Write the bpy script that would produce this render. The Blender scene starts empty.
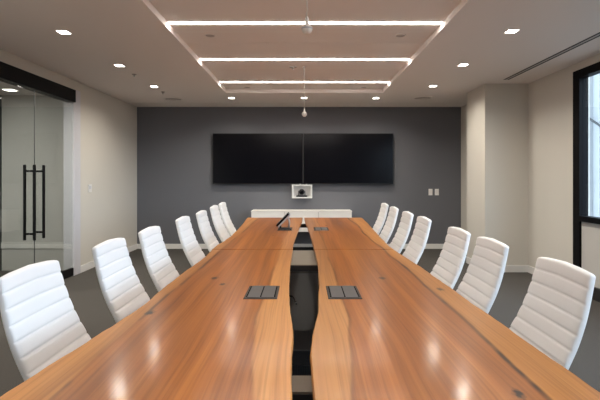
import bpy, bmesh, math, random
from mathutils import Vector, Matrix
random.seed(4)
PI = math.pi
scene = bpy.context.scene
COL = scene.collection

# ------------------------------------------------------------------ materials
def new_mat(name):
    m = bpy.data.materials.new(name); m.use_nodes = True
    nt = m.node_tree
    return m, nt, nt.nodes['Principled BSDF']

def plain(name, col, rough=0.5, metal=0.0, spec=0.5, bump=0.0, bscale=60.0, vary=0.0):
    m, nt, b = new_mat(name)
    b.inputs['Base Color'].default_value = (*col, 1)
    b.inputs['Roughness'].default_value = rough
    b.inputs['Metallic'].default_value = metal
    b.inputs['Specular IOR Level'].default_value = spec
    if bump or vary:
        tc = nt.nodes.new('ShaderNodeTexCoord')
        n = nt.nodes.new('ShaderNodeTexNoise'); n.inputs['Scale'].default_value = bscale
        n.inputs['Detail'].default_value = 4
        nt.links.new(tc.outputs['Object'], n.inputs['Vector'])
        if bump:
            bp = nt.nodes.new('ShaderNodeBump'); bp.inputs['Strength'].default_value = bump
            bp.inputs['Distance'].default_value = 0.004
            nt.links.new(n.outputs['Fac'], bp.inputs['Height'])
            nt.links.new(bp.outputs['Normal'], b.inputs['Normal'])
        if vary:
            r = nt.nodes.new('ShaderNodeValToRGB')
            r.color_ramp.elements[0].position = 0.3; r.color_ramp.elements[1].position = 0.7
            r.color_ramp.elements[0].color = (*[c * (1 - vary) for c in col], 1)
            r.color_ramp.elements[1].color = (*[min(1, c * (1 + vary)) for c in col], 1)
            nt.links.new(n.outputs['Fac'], r.inputs['Fac'])
            nt.links.new(r.outputs['Color'], b.inputs['Base Color'])
    return m

def glow(name, col, strength):
    m, nt, b = new_mat(name)
    b.inputs['Base Color'].default_value = (0.8, 0.8, 0.8, 1)
    b.inputs['Emission Color'].default_value = (*col, 1)
    b.inputs['Emission Strength'].default_value = strength
    return m

def glass(name, tint, rough=0.0, ior=1.45):
    m = bpy.data.materials.new(name); m.use_nodes = True
    nt = m.node_tree; nt.nodes.clear()
    out = nt.nodes.new('ShaderNodeOutputMaterial'); mix = nt.nodes.new('ShaderNodeMixShader')
    tr = nt.nodes.new('ShaderNodeBsdfTransparent'); tr.inputs['Color'].default_value = (*tint, 1)
    gl = nt.nodes.new('ShaderNodeBsdfGlossy'); gl.inputs['Roughness'].default_value = rough
    fr = nt.nodes.new('ShaderNodeFresnel')
    # a thin pane: the same reflection entering and leaving (the node inverts the index on back faces)
    ge = nt.nodes.new('ShaderNodeNewGeometry'); mr = nt.nodes.new('ShaderNodeMapRange')
    mr.inputs['To Min'].default_value = ior; mr.inputs['To Max'].default_value = 1 / ior
    nt.links.new(ge.outputs['Backfacing'], mr.inputs['Value']); nt.links.new(mr.outputs[0], fr.inputs['IOR'])
    nt.links.new(fr.outputs[0], mix.inputs[0]); nt.links.new(tr.outputs[0], mix.inputs[1])
    nt.links.new(gl.outputs[0], mix.inputs[2]); nt.links.new(mix.outputs[0], out.inputs[0])
    return m

KNOTS = [(0.765, 2.52, .018), (-0.554, 2.80, .022), (-0.475, 2.64, .016), (0.49, 2.80, .020),
         (-0.71, 2.08, .018), (0.30, 5.9, .02), (-0.33, 4.9, .014), (0.62, 1.30, .016)]
def wood_mat(name):
    m, nt, b = new_mat(name)
    N, L = nt.nodes.new, nt.links.new
    def math_(op, a, c=None, clamp=False):
        n = N('ShaderNodeMath'); n.operation = op; n.use_clamp = clamp
        for i, v in enumerate((a, c)):
            if v is None: continue
            if isinstance(v, (int, float)): n.inputs[i].default_value = v
            else: L(v, n.inputs[i])
        return n.outputs[0]
    def ramp(fac, stops):
        r = N('ShaderNodeValToRGB')
        while len(r.color_ramp.elements) < len(stops): r.color_ramp.elements.new(0.5)
        for e, (p, c) in zip(r.color_ramp.elements, stops):
            e.position = p; e.color = (*c, 1) if len(c) == 3 else c
        L(fac, r.inputs['Fac']); return r.outputs['Color']
    def mixc(fac, a, c, mode='MIX'):
        n = N('ShaderNodeMix'); n.data_type = 'RGBA'; n.blend_type = mode
        if isinstance(fac, (int, float)): n.inputs['Factor'].default_value = fac
        else: L(fac, n.inputs['Factor'])
        for k, v in (('A', a), ('B', c)):
            s = [i for i in n.inputs if i.name == k and i.type == 'RGBA'][0]
            if isinstance(v, tuple): s.default_value = (*v, 1)
            else: L(v, s)
        return [o for o in n.outputs if o.type == 'RGBA'][0]
    def noise(vec, scale, detail=4, rough=0.55):
        n = N('ShaderNodeTexNoise'); n.inputs['Scale'].default_value = scale
        n.inputs['Detail'].default_value = detail; n.inputs['Roughness'].default_value = rough
        L(vec, n.inputs['Vector']); return n.outputs['Fac']
    def mapped(vec, s, o=(0, 0, 0)):
        n = N('ShaderNodeMapping'); n.inputs['Scale'].default_value = s; n.inputs['Location'].default_value = o
        L(vec, n.inputs['Vector']); return n.outputs[0]
    tc = N('ShaderNodeTexCoord').outputs['Object']
    sep = N('ShaderNodeSeparateXYZ'); L(tc, sep.inputs[0])
    x, y = sep.outputs[0], sep.outputs[1]
    ax = math_('ABSOLUTE', x)
    # wandering plank boundaries
    wav = noise(mapped(tc, (0.5, 0.9, 0.3), (3, 0, 0)), 1.0, 1)
    wv = math_('MULTIPLY', math_('SUBTRACT', wav, 0.5), 0.11)
    fine = noise(mapped(tc, (3, 4, 1)), 1.0, 2)
    wv = math_('ADD', wv, math_('MULTIPLY', math_('SUBTRACT', fine, 0.5), 0.010))
    xs = math_('ADD', ax, wv)
    # grain
    warp = noise(mapped(tc, (1.6, 0.5, 1)), 1.0, 2)
    comb = N('ShaderNodeCombineXYZ')
    L(math_('ADD', x, math_('MULTIPLY', warp, 0.12)), comb.inputs[0]); L(y, comb.inputs[1])
    g1 = noise(mapped(comb.outputs[0], (20, 0.40, 1)), 1.0, 5, 0.6)
    g2 = noise(mapped(comb.outputs[0], (85, 1.0, 1)), 1.0, 3, 0.55)
    big = noise(mapped(comb.outputs[0], (4.5, 0.16, 1), (7, 2, 0)), 1.0, 2)
    core = ramp(g1, [(0.22, (0.22, 0.064, 0.012)), (0.5, (0.40, 0.134, 0.028)), (0.78, (0.54, 0.205, 0.048))])
    sap = ramp(g1, [(0.22, (0.40, 0.155, 0.038)), (0.5, (0.56, 0.240, 0.066)), (0.78, (0.66, 0.315, 0.098))])
    inner = ramp(g1, [(0.22, (0.44, 0.185, 0.052)), (0.5, (0.60, 0.275, 0.086)), (0.78, (0.70, 0.35, 0.125))])
    f_out = ramp(xs, [(0.700, (0, 0, 0)), (0.712, (1, 1, 1))])
    yr = N('ShaderNodeMapRange'); yr.inputs['From Min'].default_value = 1.2; yr.inputs['From Max'].default_value = 2.0
    yr.inputs['To Min'].default_value = .055; yr.inputs['To Max'].default_value = 0
    L(y, yr.inputs['Value'])
    xi = math_('ADD', xs, yr.outputs[0])
    yf = N('ShaderNodeMapRange'); yf.inputs['From Min'].default_value = 2.4; yf.inputs['From Max'].default_value = 4.2
    yf.inputs['To Min'].default_value = 1.0; yf.inputs['To Max'].default_value = .4
    L(y, yf.inputs['Value'])
    f_in = math_('MULTIPLY', ramp(xi, [(0.185, (1, 1, 1)), (0.200, (0, 0, 0))]), yf.outputs[0])
    c = mixc(f_out, core, sap)
    c = mixc(f_in, c, inner)
    tone = ramp(big, [(0.34, (0.70, 0.66, 0.60)), (0.66, (1.16, 1.15, 1.12))])
    c = mixc(0.75, c, tone, 'MULTIPLY')
    pores = ramp(g2, [(0.32, (0.72, 0.68, 0.63)), (0.52, (1, 1, 1))])
    c = mixc(0.8, c, pores, 'MULTIPLY')
    # broken dark lines where the sapwood meets the heart
    brk = ramp(noise(mapped(tc, (1, 2.3, 1), (0, 5, 0)), 1.0, 3), [(0.47, (0, 0, 0)), (0.58, (1, 1, 1))])
    l1 = ramp(xs, [(0.686, (0, 0, 0)), (0.697, (1, 1, 1)), (0.705, (1, 1, 1)), (0.713, (0, 0, 0))])
    l2 = math_('MULTIPLY', ramp(xi, [(0.186, (0, 0, 0)), (0.194, (1, 1, 1)), (0.206, (0, 0, 0))]), .55)
    side = math_('MULTIPLY', math_('GREATER_THAN', x, 0), .5)
    lines = math_('MULTIPLY', math_('MAXIMUM', l1, l2), math_('ADD', math_('MULTIPLY', brk, 0.6), math_('ADD', side, 0.12)), True)
    c = mixc(lines, c, (0.045, 0.015, 0.006))
    kd = None
    for kx, ky, kr in KNOTS:
        kr *= 1.35
        dx = math_('DIVIDE', math_('SUBTRACT', x, kx), kr)
        dy = math_('DIVIDE', math_('SUBTRACT', y, ky), kr * 1.7)
        d = math_('SQRT', math_('ADD', math_('MULTIPLY', dx, dx), math_('MULTIPLY', dy, dy)))
        kd = d if kd is None else math_('MINIMUM', kd, d)
    kd = math_('ADD', kd, math_('MULTIPLY', math_('SUBTRACT', noise(mapped(tc, (70, 35, 1)), 1.0, 3), 0.5), 1.4))
    kf = ramp(kd, [(0.35, (1, 1, 1)), (0.98, (0, 0, 0))])
    c = mixc(kf, c, (0.022, 0.009, 0.005))
    L(c, b.inputs['Base Color'])
    b.inputs['Roughness'].default_value = 0.30
    rr = N('ShaderNodeMapRange'); rr.inputs['To Min'].default_value = 0.285; rr.inputs['To Max'].default_value = 0.31
    L(g1, rr.inputs['Value']); L(rr.outputs[0], b.inputs['Roughness'])
    b.inputs['Specular IOR Level'].default_value = 0.22
    b.inputs['Coat Weight'].default_value = 0.24; b.inputs['Coat Roughness'].default_value = 0.13
    return m

M = {}
M['ceiling'] = plain('ceiling paint', (0.80, 0.755, 0.715), 0.85, spec=0.2)
M['wall'] = plain('warm white paint', (0.65, 0.62, 0.56), 0.8, spec=0.2, bump=0.05, bscale=180)
M['accent'] = plain('slate grey paint', (0.150, 0.155, 0.172), 0.62, spec=0.25, bump=0.05, bscale=180)
M['trimwhite'] = plain('white trim paint', (0.78, 0.77, 0.75), 0.45)
M['casing'] = plain('pale grey casing', (0.62, 0.62, 0.66), 0.5)
M['carpet'] = plain('grey loop carpet', (0.082, 0.076, 0.070), 0.95, spec=0.1, bump=0.6, bscale=160, vary=0.35)
M['blackmetal'] = plain('black anodised metal', (0.006, 0.006, 0.007), 0.55, spec=0.15)
M['blackframe'] = plain('black window frame', (0.003, 0.003, 0.004), 0.5, spec=0.1)
M['spandrel'] = plain('grey spandrel panel', (0.58, 0.56, 0.53), 0.7, spec=0.2)
M['blackbase'] = plain('black painted table base', (0.022, 0.021, 0.021), 0.5)
M['taupe'] = plain('taupe laminate', (0.17, 0.145, 0.108), 0.6)
M['grille'] = plain('black grille', (0.035, 0.036, 0.040), 0.5)
M['wood'] = wood_mat('live edge hardwood')
M['leather'] = plain('white leather', (0.84, 0.845, 0.85), 0.5, spec=0.3, bump=0.06, bscale=220)
M['chrome'] = plain('polished chrome', (0.75, 0.75, 0.77), 0.15, 1.0)
M['castor'] = plain('black castor plastic', (0.02, 0.02, 0.02), 0.5)
M['screen'] = plain('glossy black screen', (0.004, 0.004, 0.006), 0.16, spec=0.2)
M['bezel'] = plain('black bezel', (0.008, 0.008, 0.009), 0.35)
M['whitelam'] = plain('white laminate', (0.80, 0.775, 0.74), 0.4)
M['whiteplastic'] = plain('white plastic', (0.80, 0.80, 0.79), 0.4)
M['cream'] = plain('cream plastic', (0.74, 0.70, 0.64), 0.5)
M['hatch'] = plain('bronze grey anodised aluminium', (0.058, 0.050, 0.046), 0.6, 0.0, spec=0.25)
M['hatchlid'] = plain('bronze grey hatch lid', (0.098, 0.088, 0.082), 0.6, spec=0.3)
M['hatchdark'] = plain('dark hatch slot', (0.004, 0.004, 0.004), 0.8, spec=0.05)
M['silver'] = plain('silver plastic', (0.55, 0.56, 0.58), 0.3, 0.6)
M['shelfgrey'] = plain('pale grey panel', (0.42, 0.42, 0.43), 0.6)
M['ventgrey'] = plain('ceiling fitting grey', (0.46, 0.425, 0.40), 0.7)
M['ventdark'] = plain('slot shadow black', (0.02, 0.02, 0.02), 0.8)
M['led'] = glow('led strip diffuser', (1.0, 0.92, 0.86), 14.0)
M['lamp'] = glow('downlight diffuser', (1.0, 0.92, 0.84), 9.0)
M['corrlamp'] = glow('corridor downlight diffuser', (1.0, 0.92, 0.84), 6.0)
M['doorglass'] = glass('door glass', (0.80, 0.82, 0.81), 0.0)
M['winglass'] = glass('window glass', (0.93, 0.96, 0.98), 0.0)
M['facade'] = plain('pale blue rendered facade', (0.36, 0.37, 0.375), 0.8, spec=0.2, vary=0.04, bscale=2)
M['darkpanel'] = plain('dark corridor panel', (0.03, 0.03, 0.035), 0.6)
M['corrtrim'] = plain('pale corridor strip', (0.54, 0.54, 0.52), 0.7)
M['corridor'] = plain('corridor paint', (0.46, 0.46, 0.44), 0.8, spec=0.2)

# ------------------------------------------------------------------ mesh helpers
def bm_new(): return bmesh.new()

def add_box(bm, x0, x1, y0, y1, z0, z1, mi=0):
    vs = [bm.verts.new(p) for p in ((x0, y0, z0), (x1, y0, z0), (x1, y1, z0), (x0, y1, z0),
                                    (x0, y0, z1), (x1, y0, z1), (x1, y1, z1), (x0, y1, z1))]
    for f in ((0, 3, 2, 1), (4, 5, 6, 7), (0, 1, 5, 4), (1, 2, 6, 5), (2, 3, 7, 6), (3, 0, 4, 7)):
        fc = bm.faces.new([vs[i] for i in f]); fc.material_index = mi

def add_tube(bm, pts, r, n=10, caps=True):
    pts = [Vector(p) for p in pts]
    rs = r if isinstance(r, (list, tuple)) else [r] * len(pts)
    rings = []
    up = Vector((0, 0, 1))
    for i, p in enumerate(pts):
        d = (pts[min(i + 1, len(pts) - 1)] - pts[max(i - 1, 0)]).normalized()
        ref = up if abs(d.dot(up)) < 0.95 else Vector((1, 0, 0))
        a = d.cross(ref).normalized(); c = a.cross(d).normalized()
        rings.append([bm.verts.new(p + (a * math.cos(2 * PI * k / n) + c * math.sin(2 * PI * k / n)) * rs[i]) for k in range(n)])
    for a, c in zip(rings, rings[1:]):
        for k in range(n):
            f = bm.faces.new((a[k], a[(k + 1) % n], c[(k + 1) % n], c[k])); f.smooth = True
    if caps:
        bm.faces.new(rings[0][::-1]); bm.faces.new(rings[-1])

def add_lathe(bm, prof, n=32, loc=(0, 0, 0)):
    """prof: (radius, z) from bottom to top"""
    rings = []
    for r, z in prof:
        if r < 1e-6: rings.append([bm.verts.new((loc[0], loc[1], loc[2] + z))])
        else: rings.append([bm.verts.new((loc[0] + r * math.cos(2 * PI * k / n), loc[1] + r * math.sin(2 * PI * k / n), loc[2] + z)) for k in range(n)])
    for a, c in zip(rings, rings[1:]):
        for k in range(n):
            k2 = (k + 1) % n
            if len(a) == 1: f = bm.faces.new((a[0], c[k2], c[k])) if len(c) > 1 else None
            elif len(c) == 1: f = bm.faces.new((a[k], a[k2], c[0]))
            else: f = bm.faces.new((a[k], a[k2], c[k2], c[k]))
            if f: f.smooth = True

def add_sphere(bm, c, r, n=24, m=14, sz=1.0):
    add_lathe(bm, [(r * math.sin(PI * i / m), -r * sz * math.cos(PI * i / m)) for i in range(m + 1)], n, c)

def link(name, bm, mat, parent=None, bevel=0.0, seg=2):
    bmesh.ops.recalc_face_normals(bm, faces=bm.faces)
    me = bpy.data.meshes.new(name); bm.to_mesh(me); bm.free()
    for k in (mat if isinstance(mat, (list, tuple)) else [mat]): me.materials.append(k)
    o = bpy.data.objects.new(name, me); COL.objects.link(o)
    if parent: o.parent = parent
    if bevel:
        md = o.modifiers.new('bevel', 'BEVEL'); md.width = bevel; md.segments = seg; md.limit_method = 'ANGLE'
        md.angle_limit = math.radians(40)
    return o

def box(name, dims, mat, parent=None, bevel=0.0):
    bm = bm_new(); add_box(bm, *dims); return link(name, bm, mat, parent, bevel)

def boxes(name, lst, mat, parent=None, bevel=0.0):
    bm = bm_new()
    for d in lst: add_box(bm, *d)
    return link(name, bm, mat, parent, bevel)

def structure(o): o['kind'] = 'structure'; return o

def thing(name, label, cat, loc=(0, 0, 0), group=None):
    o = bpy.data.objects.new(name, None); COL.objects.link(o); o.location = loc
    o.empty_display_size = 0.1
    return tag(o, label, cat, group)

def tag(o, label, cat, group=None):
    o['label'] = label; o['category'] = cat
    if group: o['group'] = group
    return o

def dup(root, loc, label, group=None, rotz=None):
    r = root.copy(); COL.objects.link(r); r.location = loc; r['label'] = label
    if group: r['group'] = group
    if rotz is not None: r.rotation_euler = (0, 0, rotz)
    for ch in root.children:
        c = ch.copy(); COL.objects.link(c); c.parent = r
        for g in ch.children:
            d = g.copy(); COL.objects.link(d); d.parent = c
    return r

# ------------------------------------------------------------------ the room
XL, XR, YB, YF = -3.233, 3.28, 8.74, -4.0      # left, right, back and front wall faces
H, HU = 2.752, 2.810                           # ceiling and raised tray
XN, YC0, YC1, XC = 3.058, 6.57, 7.30, 2.65      # niche side and column

structure(box('floor', (-5.2, 3.6, YF - .2, YB + .2, -0.12, 0.0), M['carpet']))
# walls
structure(box('wall_back', (XL, XN, YB, YB + .15, 0, H), M['accent']))
boxes_left = [(XL - .14, XL, 6.50, YB + .15, 0, H), (XL - .14, XL, 6.325, 6.50, 2.62, H), (XL - .14, XL, YF, 3.62, 0, H), (XL - .14, XL, 3.62, 6.325, 2.607, H)]
structure(boxes('wall_left', boxes_left, M['wall']))
structure(boxes('wall_right', [(XR, XR + .2, 5.47, 7.0, 0, H), (XR, XR + .2, YF, 5.47, 2.66, H)], M['wall']))
structure(boxes('wall_column', [(XC, XR + .2, YC0, YC1, 0, H), (XN, XR + .2, YC1, YB + .15, 0, H)], M['wall']))
structure(box('wall_front', (XL - .14, XR + .2, YF - .15, YF, 0, H), M['accent']))
# ceiling with the raised tray
TX0, TX1, TY0, TY1 = -1.255, 1.285, -1.6, 7.29
SXA, SXB = 2.80, 2.885
structure(boxes('ceiling', [(XL - .14, TX0, YF, 8.335, H, H + .12), (TX1, SXA, YF, 8.335, H, H + .12),
                            (SXB, XR + .2, YF, 8.335, H, H + .12), (SXA, SXB, 6.33, 8.335, H, H + .12),
                            (TX0, TX1, TY1, 8.335, H, H + .12), (TX0, TX1, YF, TY0, H, H + .12),
                            (XL - .14, XR + .2, 8.362, YB + .15, H, H + .12),
                            (TX0, TX1, TY0, 4.785, HU, HU + .06), (TX0, TX1, 4.793, TY1, HU, HU + .06),
                            (XL - .14, XR + .2, YF, YB + .15, H + .12, H + .2)], M['ceiling']))
structure(box('trim_1', (XL, XN, 8.337, 8.360, H + .02, H + .10), M['ventdark']))
# linear slot in the ceiling beside the windows
ld = thing('linear_diffuser', 'long twin-slot black air diffuser running along right side of ceiling above the window', 'air diffuser', (2.8425, 2.2, H))
boxes('slot', [(-.042, -.014, -4.0, 4.12, .001, .06), (.014, .042, -4.0, 4.12, .001, .06)], M['ventdark'], ld)
boxes('divider', [(-.0135, .0135, -4.0, 4.12, -.001, .06)], M['ventgrey'], ld)

# baseboards
bh, bt = 0.10, 0.014
structure(box('baseboard_back', (XL, XN, YB - bt, YB, 0, .095), M['trimwhite']))
structure(box('baseboard_left', (XL, XL + bt, 6.50, YB - bt, 0, bh), M['trimwhite']))
structure(boxes('baseboard_right', [(XR - bt, XR, 5.47, YC0 - bt, 0, bh), (XC - bt, XR, YC0 - bt, YC0, 0, bh),
                                    (XC - bt, XC, YC0, YC1, 0, bh), (XN - bt, XN, YC1 + .002, YB - bt, 0, bh)], M['trimwhite']))
structure(box('baseboard_front', (XL, XR, YF, YF + bt, 0, bh), M['trimwhite']))

# glass entrance on the left wall
structure(box('trim_2', (XL - .10, XL + .035, 3.45, 6.325, 2.435, 2.607), M['blackmetal'], bevel=.004))
structure(box('trim_3', (XL - .14, XL + .012, 6.325, 6.50, 0, 2.62), M['casing']))
XG = XL - .012
def glass_door(name, y0, y1, yh):
    d = box(name, (XG - .006, XG + .006, y0, y1, .115, 2.433), M['doorglass']); structure(d)
    boxes('bottom_rail', [(XG - .018, XG + .018, y0, y1, .006, .115)], M['blackmetal'], d, .003)
    boxes('edge_seal', [(XG - .005, XG + .005, y0 - .0035, y0 - .0005, .115, 2.433)], M['grille'], d)
    h = bm_new()
    for s in (-1, 1):
        xb = XG + s * .058
        add_box(h, xb - .011, xb + .011, yh - .015, yh + .015, .635, 1.53)
        for zz in (.71, 1.455):
            add_box(h, min(XG + s * .0065, xb), max(XG + s * .0065, xb), yh - .012, yh + .012, zz - .012, zz + .012)
    link('pull_handle', h, M['blackmetal'], d, .002)
    return d
glass_door('door_1', 3.63, 5.420, 5.33)
glass_door('door_2', 5.430, 6.318, 5.52)
structure(box('trim_4', (XG - .02, XG + .02, 3.60, 3.625, 0, 2.433), M['blackmetal']))
# corridor beyond the glass
structure(box('wall_corridor', (-4.55, XL - .14, 6.68, 6.8, 0, 2.65), M['corridor']))
structure(box('trim_5', (-4.48, XL - .14, 6.665, 6.68, .33, .42), M['corrtrim']))  # paler strip across the corridor end wall
structure(box('wall_corridor_side', (-4.70, -4.48, 2.2, 6.8, 0, 2.65), M['darkpanel']))
structure(box('wall_corridor_near', (-4.70, XL - .14, 2.1, 2.2, 0, 2.65), M['corridor']))
structure(box('ceiling_corridor', (-4.70, XL - .14, 2.2, 6.8, 2.6, 2.7), M['ceiling']))

# windows on the right wall: black frame with recessed panes, grey panels under the sill
XP = XR + .036
ys = [5.47, 3.95, 2.43, .91, -.61, -2.13, -3.65]
w = boxes('window_1', [(XR - .006, XR + .10, 5.34, 5.47, 0, 2.66), (XR - .006, XR + .10, YF, 5.34, 2.565, 2.66),
                       (XR - .02, XR + .10, YF, 5.34, .862, .925)] +
          [(XR - .002, XR + .10, y - .04, y + .04, 0, 2.57) for y in ys[1:]], M['blackframe'])
structure(w)
for a, c in zip(ys, ys[1:]):
    box('glass_pane', (XP - .003, XP + .003, c + .04, a - (.13 if a == 5.47 else .04), .925, 2.565), M['winglass'], w)
structure(box('wall_right_panel', (XR + .02, XR + .09, YF, 5.34, .14, .862), M['spandrel']))
structure(box('baseboard_right_black', (XR - .012, XR + .09, YF, 5.34, 0, .14), M['blackbase']))
# building across the street
fb = bm_new(); add_box(fb, 9.0, 10.0, 8.5, 21.0, -12, 16)
for k in range(26): add_box(fb, 8.88, 9.0, 8.5 + k * .5, 8.56 + k * .5, -12, 16)
fo = link('neighbouring_building', fb, M['facade'])
tag(fo, 'pale blue ribbed building facade outside the window on the right', 'building')
cb = bm_new(); add_tube(cb, [(8.6, 14.9 - 6 + 6, 5.1), (8.6, 10, 3.2)], .03)
bmesh.ops.delete(cb, geom=cb.verts[:], context='VERTS')
add_tube(cb, [(8.7, 16.5, 4.85), (8.7, 14.0, 3.35), (8.7, 9.0, .6)], .035, 8)
tag(link('outdoor_cable', cb, M['castor']), 'thin dark cable slanting across the facade outside the right window', 'cable')

# ------------------------------------------------------------------ ceiling lights
def led_strip(y, label):
    t = thing('light_strip', label, 'strip light', (0, y, HU), 'strip lights across the raised ceiling tray')
    boxes('diffuser', [(TX0 + .012, TX1 - .012, -.021, .021, -.006, .004)], M['led'], t)
    boxes('channel', [(TX0 + .002, TX1 - .002, -.028, -.022, -.001, .004), (TX0 + .002, TX1 - .002, .022, .028, -.001, .004)], M['ceiling'], t)
for y, lb in ((4.17, 'longest and nearest of the three glowing strips across the ceiling tray'),
              (5.45, 'middle of the three glowing strips across the ceiling tray'),
              (6.73, 'shortest glowing strip across the ceiling tray, farthest from camera'),
              (2.89, 'glowing strip in the ceiling tray just above the near end of the table'),
              (1.61, 'glowing strip in the ceiling tray above the camera'),
              (0.33, 'glowing strip in the ceiling tray behind the camera')):
    led_strip(y, lb)

def downlight_proto():
    t = thing('recessed_downlight', '', 'ceiling light', (0, 0, H), 'square recessed downlights')
    s = .047
    boxes('diffuser', [(-s, s, -s, s, -.003, .003)], M['lamp'], t)
    ld_ = bpy.data.lights.new('downlight_beam', 'AREA'); ld_.shape = 'SQUARE'; ld_.size = .09; ld_.energy = 6.5; ld_.spread = math.radians(150)
    ld_.color = (1.0, .93, .81)
    lo = bpy.data.objects.new('downlight_beam', ld_); COL.objects.link(lo); lo.parent = t; lo.location = (0, 0, -.006)
    e = s + .007
    boxes('trim_ring', [(-e, e, -e, -s, -.004, .003), (-e, e, s, e, -.004, .003), (-e, -s, -s, s, -.004, .003), (s, e, -s, s, -.004, .003)], M['ceiling'], t)
    return t
spots = [(-2.265, 4.25, 'square downlight nearest camera in the left row of the ceiling'),
         (-2.255, 5.51, 'square downlight second from camera in the left row of the ceiling'),
         (-2.25, 6.78, 'square downlight farthest back in the left row of the ceiling'),
         (1.955, 4.22, 'square downlight nearest camera in the right row of the ceiling'),
         (1.945, 5.48, 'square downlight second from camera in the right row of the ceiling'),
         (1.94, 6.74, 'square downlight farthest back in the right row of the ceiling'),
         (-1.24, 7.75, 'square downlight left of three before the dark end wall'),
         (.01, 7.74, 'square downlight middle of three before the dark end wall, behind hanging cord'),
         (1.25, 7.76, 'square downlight right of three before the dark end wall'),
         (-2.26, 2.98, 'square downlight overhead on the left above the near chair'),
         (1.95, 2.96, 'square downlight overhead on the right above the near chair'),
         (-2.26, .5, 'square downlight behind the camera on the left'),
         (1.95, .5, 'square downlight behind the camera on the right')]
dl = None
for x, y, lb in spots:
    if dl is None:
        dl = downlight_proto(); dl.location = (x, y, H); dl['label'] = lb
    else: dup(dl, (x, y, H), lb)
ct = thing('corridor_downlight', 'square lit downlight in the corridor ceiling behind the glass door', 'ceiling light', (-4.09, 6.27, 2.6))
boxes('diffuser', [(-.07, .07, -.07, .07, -.003, .003)], M['corrlamp'], ct)
for i_, yy in enumerate((4.9, 3.4)):  # added fill lamps without fittings, out of view, to brighten the corridor
    lc = bpy.data.lights.new('corridor_fill', 'AREA'); lc.shape = 'SQUARE'; lc.size = .13; lc.energy = 30.0; lc.color = (1, .93, .84)
    lo = bpy.data.objects.new('corridor_fill', lc); COL.objects.link(lo); lo.location = (-4.09, yy, 2.592)
boxes('trim_ring', [(-.08, .08, -.08, -.07, -.004, .002), (-.08, .08, .07, .08, -.004, .002), (-.08, -.07, -.07, .07, -.004, .002), (.07, .08, -.07, .07, -.004, .002)], M['ceiling'], ct)

# round fittings in the ceiling
def disc_fitting(name, x, y, z, r, label, cat, mat='ventgrey', group=None):
    t = thing(name, label, cat, (x, y, z), group)
    b = bm_new(); add_lathe(b, [(0, -.006), (r * .8, -.006), (r * .84, -.003)], 32); link('grille', b, M[mat], t)
    b = bm_new(); add_lathe(b, [(r * .84, -.001), (r * .86, -.008), (r, -.005), (r, .001)], 32); link('rim', b, M['ceiling'], t)
g = 'round speakers in the raised ceiling tray'
disc_fitting('ceiling_speaker', -.94, 4.53, HU, .055, 'small round speaker in left of tray between first and second strips', 'speaker', group=g)
disc_fitting('ceiling_speaker', .976, 4.53, HU, .055, 'small round speaker in right of tray between first and second strips', 'speaker', group=g)
disc_fitting('ceiling_speaker', -.89, 7.10, HU, .055, 'small round speaker at far left of tray beyond the last strip', 'speaker', group=g)
disc_fitting('ceiling_speaker', .95, 7.10, HU, .055, 'small round speaker at far right of tray beyond the last strip', 'speaker', group=g)
def round_diffuser(x, y, label):
    t = thing('ceiling_diffuser', label, 'air vent', (x, y, H), 'round air vents near the end wall')
    b = bm_new()
    for k, r in enumerate((.05, .09, .13)): add_lathe(b, [(r - .03, -.010), (r, -.004), (r + .006, -.002)], 40)
    link('cone', b, M['ventgrey'], t)
    b = bm_new(); add_lathe(b, [(.138, -.001), (.14, -.010), (.165, -.006), (.165, .001)], 40); link('rim', b, M['ceiling'], t)
round_diffuser(-2.27, 7.85, 'round grey ceiling vent at the far left above the dark wall')
round_diffuser(2.05, 7.75, 'round grey ceiling vent at the far right above the dark wall')
def sprinkler(x, y, z, label, r=.03):
    t = thing('sprinkler_head', label, 'sprinkler', (x, y, z), 'sprinkler heads')
    b = bm_new(); add_lathe(b, [(r * .5, -.012), (r, -.006), (r, .001)], 24); link('escutcheon', b, M['ventgrey'], t)
    b = bm_new(); add_lathe(b, [(.001, -.034), (.016, -.032), (.006, -.028), (.006, -.012)], 16); link('deflector', b, M['silver'], t)
sprinkler(-2.25, 5.98, H, 'tiny sprinkler in left ceiling just beyond the second downlight')
sprinkler(-2.25, 7.2, H, 'tiny sprinkler in left ceiling beyond the farthest downlight of the row')
sprinkler(-.136, 5.82, HU, 'sprinkler in the ceiling tray just left of the far hanging microphone cord', .05)

# hanging microphones
def pendant(x, y, zb, r, label):
    t = thing('hanging_microphone', label, 'microphone', (x, y, HU), 'white microphones hanging over the table')
    b = bm_new(); add_lathe(b, [(0, -.018), (.018, -.016), (.024, 0)], 20); link('ceiling_cap', b, M['ventgrey'], t)
    b = bm_new(); add_tube(b, [(0, 0, -.01), (0, 0, zb - HU + r)], .0042, 8); link('cord', b, M['cream'], t)
    b = bm_new()
    zc = zb - HU
    add_lathe(b, [(0, -r), (r * .45, -r * .92), (r * .8, -r * .62), (r, -r * .1), (r * .96, r * .25), (r * .7, r * .62), (r * .35, r * 1.0), (.010, r * 1.5), (.007, r * 2.1), (0, r * 2.1)], 24, (0, 0, zc))
    hd = link('microphone_head', b, M['cream'], t)
    b = bm_new(); add_lathe(b, [(r * .99, -.004), (r * 1.03, 0), (r * .99, .004)], 24, (0, 0, zc)); link('grille_band', b, M['shelfgrey'], hd)
pendant(.02, 2.60, 2.234, .032, 'white ball microphone on cord hanging nearest camera at top of picture')
pendant(.012, 5.82, 2.20, .034, 'white ball microphone on long cord hanging before the far screens')

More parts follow.
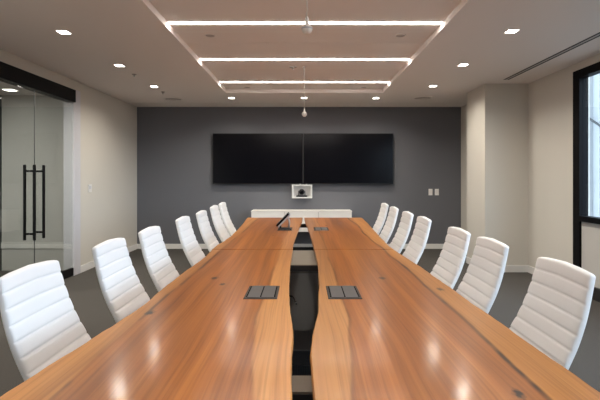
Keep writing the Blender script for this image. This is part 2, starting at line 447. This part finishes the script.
# ------------------------------------------------------------------ screens, camera shelf, credenza, switches on the end wall
def tv(x0, x1, label):
    z0, z1, y1 = 1.256, 2.232, YB - .07
    t = thing('television', label, 'television', ((x0 + x1) / 2, y1, z0), 'pair of wall screens')
    hw, hh = (x1 - x0) / 2 - .002, z1 - z0
    boxes('housing', [(-hw, hw, -.025, .0, 0, hh), (-hw * .6, hw * .6, 0, .035, .15, hh - .2)], M['bezel'], t, .003)
    boxes('screen', [(-hw + .012, hw - .012, -.0275, -.024, .016, hh - .012)], M['screen'], t)
    boxes('wall_mount', [(-.3, .3, .034, .0705, .3, .6)], M['blackmetal'], t)
tv(-1.748, -.006, 'large black television on left half of the screen pair, on the grey wall')
tv(-.006, 1.728, 'large black television on right half of the screen pair, on the grey wall')

cs = thing('camera_shelf', 'white open box shelf on the wall below the screens holding a camera', 'shelf', (-.028, YB, .985))
boxes('box_frame', [(-.195, .195, -.13, 0, 0, .025), (-.195, .195, -.13, 0, .235, .26), (-.195, -.165, -.13, 0, .025, .235), (.165, .195, -.13, 0, .025, .235)], M['whiteplastic'], cs, .003)
boxes('back_panel', [(-.165, .165, -.02, -.001, .025, .235)], M['trimwhite'], cs)
for a in (-.05, .07): boxes('cable_clip', [(a, a + .03, -.10, -.07, .26, .275)], M['silver'], cs)
pc = thing('conference_camera', 'black round video camera sitting in the white wall box', 'camera', (-.033, YB - .08, 1.0105))
boxes('base', [(-.105, .105, -.04, .04, 0, .028)], M['bezel'], pc, .004)
for a in (-.068, .056): boxes('yoke_arm', [(a, a + .012, -.02, .02, .028, .12)], M['bezel'], pc, .003)
b = bm_new(); add_sphere(b, (0, 0, .098), .055); hd = link('camera_head', b, M['bezel'], pc)
b = bm_new(); add_tube(b, [(0, -.046, .099), (0, -.066, .100)], [.026, .024], 20); link('lens', b, M['screen'], hd)

cz = thing('credenza', 'long white wall-hung cabinet below the screens', 'cabinet', (-.037, YB - .002, .373))
boxes('body', [(-.93, .93, -.39, 0, 0, .372)], M['whitelam'], cz, .003)
boxes('top', [(-.935, .935, -.41, 0, .372, .392)], M['whitelam'], cz, .002)
for a in (-.314, .314): boxes('reveal', [(a - .004, a + .004, -.4055, -.391, .004, .368)], M['ventgrey'], cz)
for a, c in ((-.93, -.319), (-.309, .309), (.319, .93)):
    boxes('door', [(a, c, -.408, -.391, .004, .368)], M['whitelam'], cz, .002)

def switch(x, label):
    t = thing('wall_switch', label, 'light switch', (x, YB, 1.10), 'white switch plates on the grey wall')
    boxes('plate', [(-.038, .038, -.007, 0, -.062, .062)], M['whiteplastic'], t, .002)
    boxes('rocker', [(-.017, .017, -.012, -.007, -.033, .033)], M['trimwhite'], t, .001)
switch(2.466, 'left of two white switch plates on the dark grey wall')
switch(2.588, 'right of two white switch plates on the dark grey wall')
tc_ = thing('wall_controller', 'small white control plate on the beige wall right of the glass door', 'wall control', (XL, 6.80, 1.217))
boxes('plate', [(0, .010, -.055, .055, -.06, .06)], M['trimwhite'], tc_, .002)
boxes('display', [(.010, .0125, -.03, .03, -.01, .035)], M['casing'], tc_)

# ------------------------------------------------------------------ the table
OUT_L = [(0.80, -.872), (1.26, -.868), (1.42, -.855), (1.82, -.820), (1.90, -.806), (2.21, -.789), (2.49, -.795), (2.90, -.797), (3.22, -.786), (3.60, -.780), (3.93, -.800), (4.2, -.806), (4.45, -.785), (4.85, -.782), (5.40, -.797), (6.1, -.825), (6.7, -.862), (7.08, -.885)]
OUT_R = [(0.80, .868), (1.26, .866), (1.40, .862), (1.86, .853), (2.3, .842), (2.7, .835), (3.11, .826), (3.45, .812), (3.68, .798), (3.90, .790), (4.06, .785), (4.5, .802), (5.0, .826), (5.49, .850), (6.2, .888), (7.08, .918)]
IN_L = [(0.80, -.034), (1.26, -.034), (1.62, -.041), (1.82, -.042), (2.04, -.054), (2.12, -.062), (2.31, -.0733), (2.45, -.079), (2.96, -.0915), (3.4, -.097), (3.84, -.094), (4.26, -.098), (4.8, -.082), (5.38, -.064), (5.9, -.045), (6.51, -.022), (7.08, -.012)]
IN_R = [(0.80, .031), (1.26, .030), (1.41, .027), (1.587, .0225), (1.75, .033), (1.905, .0475), (2.12, .068), (2.35, .078), (2.62, .090), (3.13, .103), (3.52, .103), (3.9, .097), (4.18, .089), (5.03, .074), (5.6, .055), (6.51, .024), (7.08, .012)]
def interp(tab, y):
    for (a, va), (c, vc) in zip(tab, tab[1:]):
        if y <= c:
            t = max(0, min(1, (y - a) / (c - a))); t = t * t * (3 - 2 * t) * .5 + t * .5
            return va + (vc - va) * t
    return tab[-1][1]
def rough_edge(y, seed): return .0018 * math.sin(y * 11 + seed) + .0010 * math.sin(y * 29 + seed * 2) + .0006 * math.sin(y * 71 + seed * 3)
ZT, TH = .75, .052
table = thing('conference_table', 'long live-edge wooden boardroom table with an open gap down its middle', 'table')
def slab(outer, inner, y0, y1, s, seed):
    bm = bm_new(); rows = []
    n = int((y1 - y0) / .03)
    for i in range(n + 1):
        y = y0 + (y1 - y0) * i / n
        xo = interp(outer, y) + rough_edge(y, seed); xi = interp(inner, y) + rough_edge(y, seed + 5) * .7
        sg = 1 if xo > xi else -1
        prof = [(xi + sg * .004, ZT), (xo - sg * .005, ZT), (xo, ZT - .006), (xo - sg * .004, ZT - .02), (xo - sg * .016, ZT - TH),
                (xi + sg * .014, ZT - TH), (xi - sg * .001, ZT - .022), (xi, ZT - .006)]
        rows.append([bm.verts.new((x, y, z)) for x, z in prof])
    for a, c in zip(rows, rows[1:]):
        for k in range(8):
            f = bm.faces.new((a[k], a[(k + 1) % 8], c[(k + 1) % 8], c[k]))
    bm.faces.new(rows[0]); bm.faces.new(rows[-1][::-1])
    return link('tabletop', bm, M['wood'], table)
for y0, y1 in ((.80, 3.922), (3.938, 7.08)):
    slab(OUT_L, IN_L, y0, y1, -1, 1.3 + y0); slab(OUT_R, IN_R, y0, y1, 1, 4.1 + y0)

def hatch(x0, x1, y0, y1):
    h = boxes('power_hatch', [(x0, x1, y0, y1, ZT - .03, ZT + .003)], M['hatch'], table, .001)
    xm = (x0 + x1) / 2; e = .016
    for a, c in ((x0 + e, xm - .0025), (xm + .0025, x1 - e)):
        boxes('lid', [(a, c, y0 + .012, y1 - .012, ZT + .003, ZT + .0065)], M['hatchlid'], h, .001)
    for a in (x0 + e - .004, xm - .003, x1 - e - .002):
        boxes('seam', [(a, a + .006, y0 + .03, y1 - .03, ZT + .003, ZT + .0074)], M['hatchdark'], h)
hatch(-.310, -.136, 2.314, 2.588); hatch(.128, .303, 2.314, 2.588)
hatch(-.309, -.139, 5.33, 5.66); hatch(.125, .305, 5.33, 5.66)

boxes('plinth', [(-.42, .42, 3.06, 5.54, 0, .20)], M['blackbase'], table, .004)
boxes('plinth', [(-.42, .42, 1.0, 2.40, 0, .20)], M['blackbase'], table, .004)
for y0, y1 in ((3.50, 4.21), (1.42, 1.545)):
    cp = boxes('cross_plate', [(-.34, .34, y0, y1, .648, .690)], M['blackbase'], table, .002)
    boxes('plate_cover', [(-.34, .34, y0 + .004, y1 - .004, .690, .6965)], M['taupe'], cp)
boxes('vent_grille', [(-.2 + k * .012, -.194 + k * .012, 3.046, 3.060, .005, .10) for k in range(34)], M['grille'], table)
for y0, y1 in ((1.15, 2.25), (3.25, 5.4)):
    for s in (-1, 1):
        boxes('support_panel', [(s * .36 - .02, s * .36 + .02, y0, y1, .20, ZT - TH)], M['blackbase'], table, .003)
for s in (-1, 1):
    boxes('leg', [(s * .5 - .03, s * .5 + .03, 6.66, 6.74, 0, ZT - TH)], M['blackbase'], table, .003)
boxes('stretcher', [(-.47, .47, 6.68, 6.72, .636, .69)], M['blackbase'], table, .003)
boxes('stretcher', [(-.47, .47, 6.68, 6.72, .271, .346)], M['blackbase'], table, .003)

cb = bm_new()
add_tube(cb, [(-.30, 4.40, .208), (-.20, 4.40, .21), (-.14, 4.395, .222), (-.105, 4.37, .225), (-.085, 4.32, .215), (-.075, 4.25, .208), (-.07, 4.20, .207)], .008, 10)
cable = tag(link('power_cable', cb, M['castor']), 'short black cable curling out under the table in the middle gap', 'cable')
b = bm_new(); add_tube(b, [(-.07, 4.20, .208), (-.067, 4.165, .2075)], .0085, 10); o = link('plug_tip', b, M['silver'], cable); o['label'] = 'silver plug tip'

# touch panel on the left far hatch
tp = thing('touch_panel', 'tilted black touch panel on a silver stand at the far left of the tabletop', 'control panel', (-.225, 5.46, ZT + .0068))
def tilted_box(bm, cx, cz, L, y0, y1, t0, t1, ang):
    ca, sa = math.cos(ang), math.sin(ang)
    P = lambda u, v: (cx + u * ca - v * sa, cz + u * sa + v * ca)
    vs = []
    for y in (y0, y1):
        for u, v in ((-L / 2, t0), (L / 2, t0), (L / 2, t1), (-L / 2, t1)):
            x, z = P(u, v); vs.append(bm.verts.new((x, y, z)))
    for f in ((0, 1, 2, 3), (7, 6, 5, 4), (0, 4, 5, 1), (1, 5, 6, 2), (2, 6, 7, 3), (3, 7, 4, 0)): bm.faces.new([vs[i] for i in f])
ang = math.radians(46)
b = bm_new(); tilted_box(b, -.012, .103, .200, -.10, .10, -.012, .008, ang); link('housing', b, M['silver'], tp, .003)
b = bm_new(); tilted_box(b, -.012, .103, .205, -.105, .105, .006, .030, ang); link('display', b, M['screen'], tp, .003)
boxes('base', [(-.075, .075, -.07, .07, 0, .010)], M['bezel'], tp, .003)
b = bm_new(); add_tube(b, [(.050, 0, .01), (.052, 0, .10), (.038, 0, .135)], .011, 12)
link('stand', b, M['silver'], tp)
b = bm_new(); add_tube(b, [(-.055, 0, .008), (-.055, 0, .06)], .010, 12); link('foot', b, M['bezel'], tp)

# ------------------------------------------------------------------ chairs
def catmull(pts, n):
    out = []
    P = [pts[0]] + list(pts) + [pts[-1]]
    for i in range(1, len(P) - 2):
        for k in range(n):
            t = k / n
            out.append(tuple(.5 * ((2 * P[i][d]) + (-P[i - 1][d] + P[i + 1][d]) * t + (2 * P[i - 1][d] - 5 * P[i][d] + 4 * P[i + 1][d] - P[i + 2][d]) * t * t + (-P[i - 1][d] + 3 * P[i][d] - 3 * P[i + 1][d] + P[i + 2][d]) * t ** 3) for d in range(len(pts[0]))))
    out.append(tuple(pts[-1])); return out
def resample(pl, n):
    d = [0]
    for a, c in zip(pl, pl[1:]): d.append(d[-1] + math.dist(a[:2], c[:2]))
    out = []; j = 0
    for i in range(n + 1):
        s = d[-1] * i / n
        while j < len(d) - 2 and d[j + 1] < s: j += 1
        t = (s - d[j]) / (d[j + 1] - d[j]) if d[j + 1] > d[j] else 0
        out.append(tuple(a + (c - a) * t for a, c in zip(pl[j], pl[j + 1])))
    return out
def padded(path, panels, per, T, arch=0.0, cap=0.016):
    """path: (x, z, half width) along the FRONT surface centre line; ribs across. Cross-section is a rounded slab."""
    n = panels * per
    pl = resample(catmull(path, 12), n)
    L = sum(math.dist(a[:2], c[:2]) for a, c in zip(pl, pl[1:]))
    bm = bm_new(); rings = []; NL = 44
    for i, (x, z, hw) in enumerate(pl):
        a, c = pl[max(0, i - 1)], pl[min(n, i + 1)]
        tx, tz = c[0] - a[0], c[1] - a[1]; q = math.hypot(tx, tz); tx, tz = tx / q, tz / q
        nx, nz = tz, -tx                                   # towards the sitter for an upward path
        v = i / per
        s = L * i / n; e = min(s, L - s)
        k = math.sqrt(max(0, 1 - (1 - min(1, e / cap)) ** 2)) if e < cap else 1
        k = max(k, .12)
        dv = abs(v - round(v)); rib = 1 - math.exp(-(dv / .06) ** 1.3) + .18 * math.sin(PI * v) ** 2 - .18
        ring = []
        for j in range(NL):
            th = 2 * PI * j / NL
            cu, su = math.cos(th), math.sin(th)
            pw = .20
            u = math.copysign(abs(cu) ** pw, cu); w_ = math.copysign(abs(su) ** .62, su)
            W = hw - (1 - k) * .02
            edge = 1 - abs(u) ** 10
            off = w_ * T * .5 * k - T * .5
            off += (.0072 * (rib - 1)) * max(0, min(1, su * 1.6)) * k
            up = arch * (1 - u * u) * (i / n) ** 3 if arch else 0
            ring.append(bm.verts.new((x + nx * off + tx * up, u * W, z + nz * off + tz * up)))
        rings.append(ring)
    for a, c in zip(rings, rings[1:]):
        for j in range(NL):
            f = bm.faces.new((a[j], a[(j + 1) % NL], c[(j + 1) % NL], c[j])); f.smooth = True
    for r, rev in ((rings[0], True), (rings[-1], False)):
        f = bm.faces.new(r[::-1] if rev else r); f.smooth = True
    return bm

chair = thing('conference_chair', '', 'chair', (0, 0, 0), 'white ribbed chairs around the table')
back_path = [(-.185, .455, .262), (-.226, .505, .261), (-.264, .570, .257), (-.310, .660, .249), (-.348, .760, .240), (-.375, .855, .230), (-.398, .956, .224)]
link('backrest', padded(back_path, 8, 12, .050, .016), M['leather'], chair)
seat_path = [(.235, .425, .240), (.215, .458, .245), (.15, .470, .250), (.0, .462, .252), (-.12, .455, .252), (-.215, .455, .250)]
sb = padded(seat_path, 7, 7, .060)
link('seat', sb, M['leather'], chair)
b = bm_new(); add_tube(b, [(0, 0, .10), (0, 0, .30)], .028, 16); add_tube(b, [(0, 0, .30), (0, 0, .395)], .019, 16)
link('gas_column', b, M['chrome'], chair)
boxes('seat_plate', [(-.13, .12, -.09, .09, .372, .396)], M['castor'], chair, .006)
b = bm_new()
for k in range(5):
    a = 2 * PI * k / 5 + .3
    add_tube(b, [(.02 * math.cos(a), .02 * math.sin(a), .115), (.15 * math.cos(a), .15 * math.sin(a), .10), (.285 * math.cos(a), .285 * math.sin(a), .072)], [.022, .018, .012], 10)
base = link('star_base', b, M['chrome'], chair)
for k in range(5):
    a = 2 * PI * k / 5 + .3; cx, cy = .285 * math.cos(a), .285 * math.sin(a)
    b = bm_new()
    for s in (-1, 1):
        ox, oy = -math.sin(a) * .014 * s, math.cos(a) * .014 * s
        add_tube(b, [(cx + ox - math.sin(a) * .008 * s * -1, cy + oy + math.cos(a) * .008 * s * -1, .0285), (cx + ox - math.sin(a) * .008 * s, cy + oy + math.cos(a) * .008 * s, .0285)], .028, 14)
    add_tube(b, [(cx, cy, .03), (cx, cy, .075)], .007, 8)
    link('castor', b, M['castor'], base)
for s in (-1, 1):
    b = bm_new()
    add_tube(b, [(-.10, s * .15, .392), (-.20, s * .15, .405), (-.262, s * .15, .45), (-.302, s * .15, .53), (-.348, s * .15, .62)], .011, 10)
    link('back_bracket', b, M['chrome'], chair)

NTH = ['nearest the camera', 'second from the camera', 'third from the camera', 'fourth from the camera', 'third from the far end', 'second from the far end', 'at the far end']
LEFT = [(-.862, 2.11, 0), (-.862, 2.975, 0), (-.862, 3.75, 0), (-.862, 4.777, 0), (-.862, 5.646, 0), (-.862, 6.455, .018), (-.862, 7.10, .028)]
RIGHT = [(.852, 2.20, 0), (.852, 3.037, 0), (.852, 3.684, 0), (.852, 4.744, 0), (.852, 5.484, 0), (.852, 6.308, .008), (.852, 7.026, .018)]
first = True
for side, row, rz in (('left', LEFT, 0), ('right', RIGHT, PI)):
    for k, (x, y, dz) in enumerate(row):
        lb = 'white ribbed leather chair %s on the %s side of the table' % (NTH[k], side)
        if first:
            chair.location = (x, y, 0); chair['label'] = lb; chair.rotation_euler = (0, 0, rz); first = False
        else: dup(chair, (x, y, 0), lb, rotz=rz).scale = (1, 1, 1 + dz)

# ------------------------------------------------------------------ light from outside
wd = bpy.data.worlds.new('sky'); scene.world = wd; wd.use_nodes = True
bg = wd.node_tree.nodes['Background']; bg.inputs['Color'].default_value = (.70, .85, 1.0, 1); bg.inputs['Strength'].default_value = 3.9
wn, wl = wd.node_tree.nodes, wd.node_tree.links
wt = wn.new('ShaderNodeTexCoord'); ws = wn.new('ShaderNodeSeparateXYZ'); wr = wn.new('ShaderNodeValToRGB')
wm = wn.new('ShaderNodeMapRange'); wm.inputs['From Min'].default_value = -1; wm.inputs['From Max'].default_value = 1
wr.color_ramp.elements[0].position = .49; wr.color_ramp.elements[0].color = (.085, .088, .090, 1)      # street and ground
wr.color_ramp.elements[1].position = .53; wr.color_ramp.elements[1].color = (.70, .85, 1.0, 1)         # hazy sky
wl.new(wt.outputs['Generated'], ws.inputs[0]); wl.new(ws.outputs[2], wm.inputs['Value'])
wl.new(wm.outputs[0], wr.inputs['Fac']); wl.new(wr.outputs['Color'], bg.inputs['Color'])
def portal(name, loc, rot, sx, sy):
    l = bpy.data.lights.new(name, 'AREA'); l.shape = 'RECTANGLE'; l.size = sx; l.size_y = sy
    l.cycles.is_portal = True
    o = bpy.data.objects.new(name, l); COL.objects.link(o); o.location = loc; o.rotation_euler = rot
portal('window_portal', (XR + .16, .85, 1.745), (0, PI / 2, 0), 1.64, 9.1)

# ------------------------------------------------------------------ camera
cam = bpy.data.cameras.new('camera'); co = bpy.data.objects.new('camera', cam); COL.objects.link(co)
co.location = (0, 0, 1.373); co.rotation_euler = (PI / 2, 0, 0)
cam.sensor_width = 36; cam.lens = 450 / 600 * 36
cam.shift_x = -3.5 / 600; cam.shift_y = -22 / 600
cam.clip_start = .05
scene.camera = co
scene.view_settings.view_transform = 'Standard'; scene.view_settings.look = 'None'
scene.view_settings.exposure = 1.0; scene.view_settings.gamma = 1.0
scene.view_settings.use_curve_mapping = False
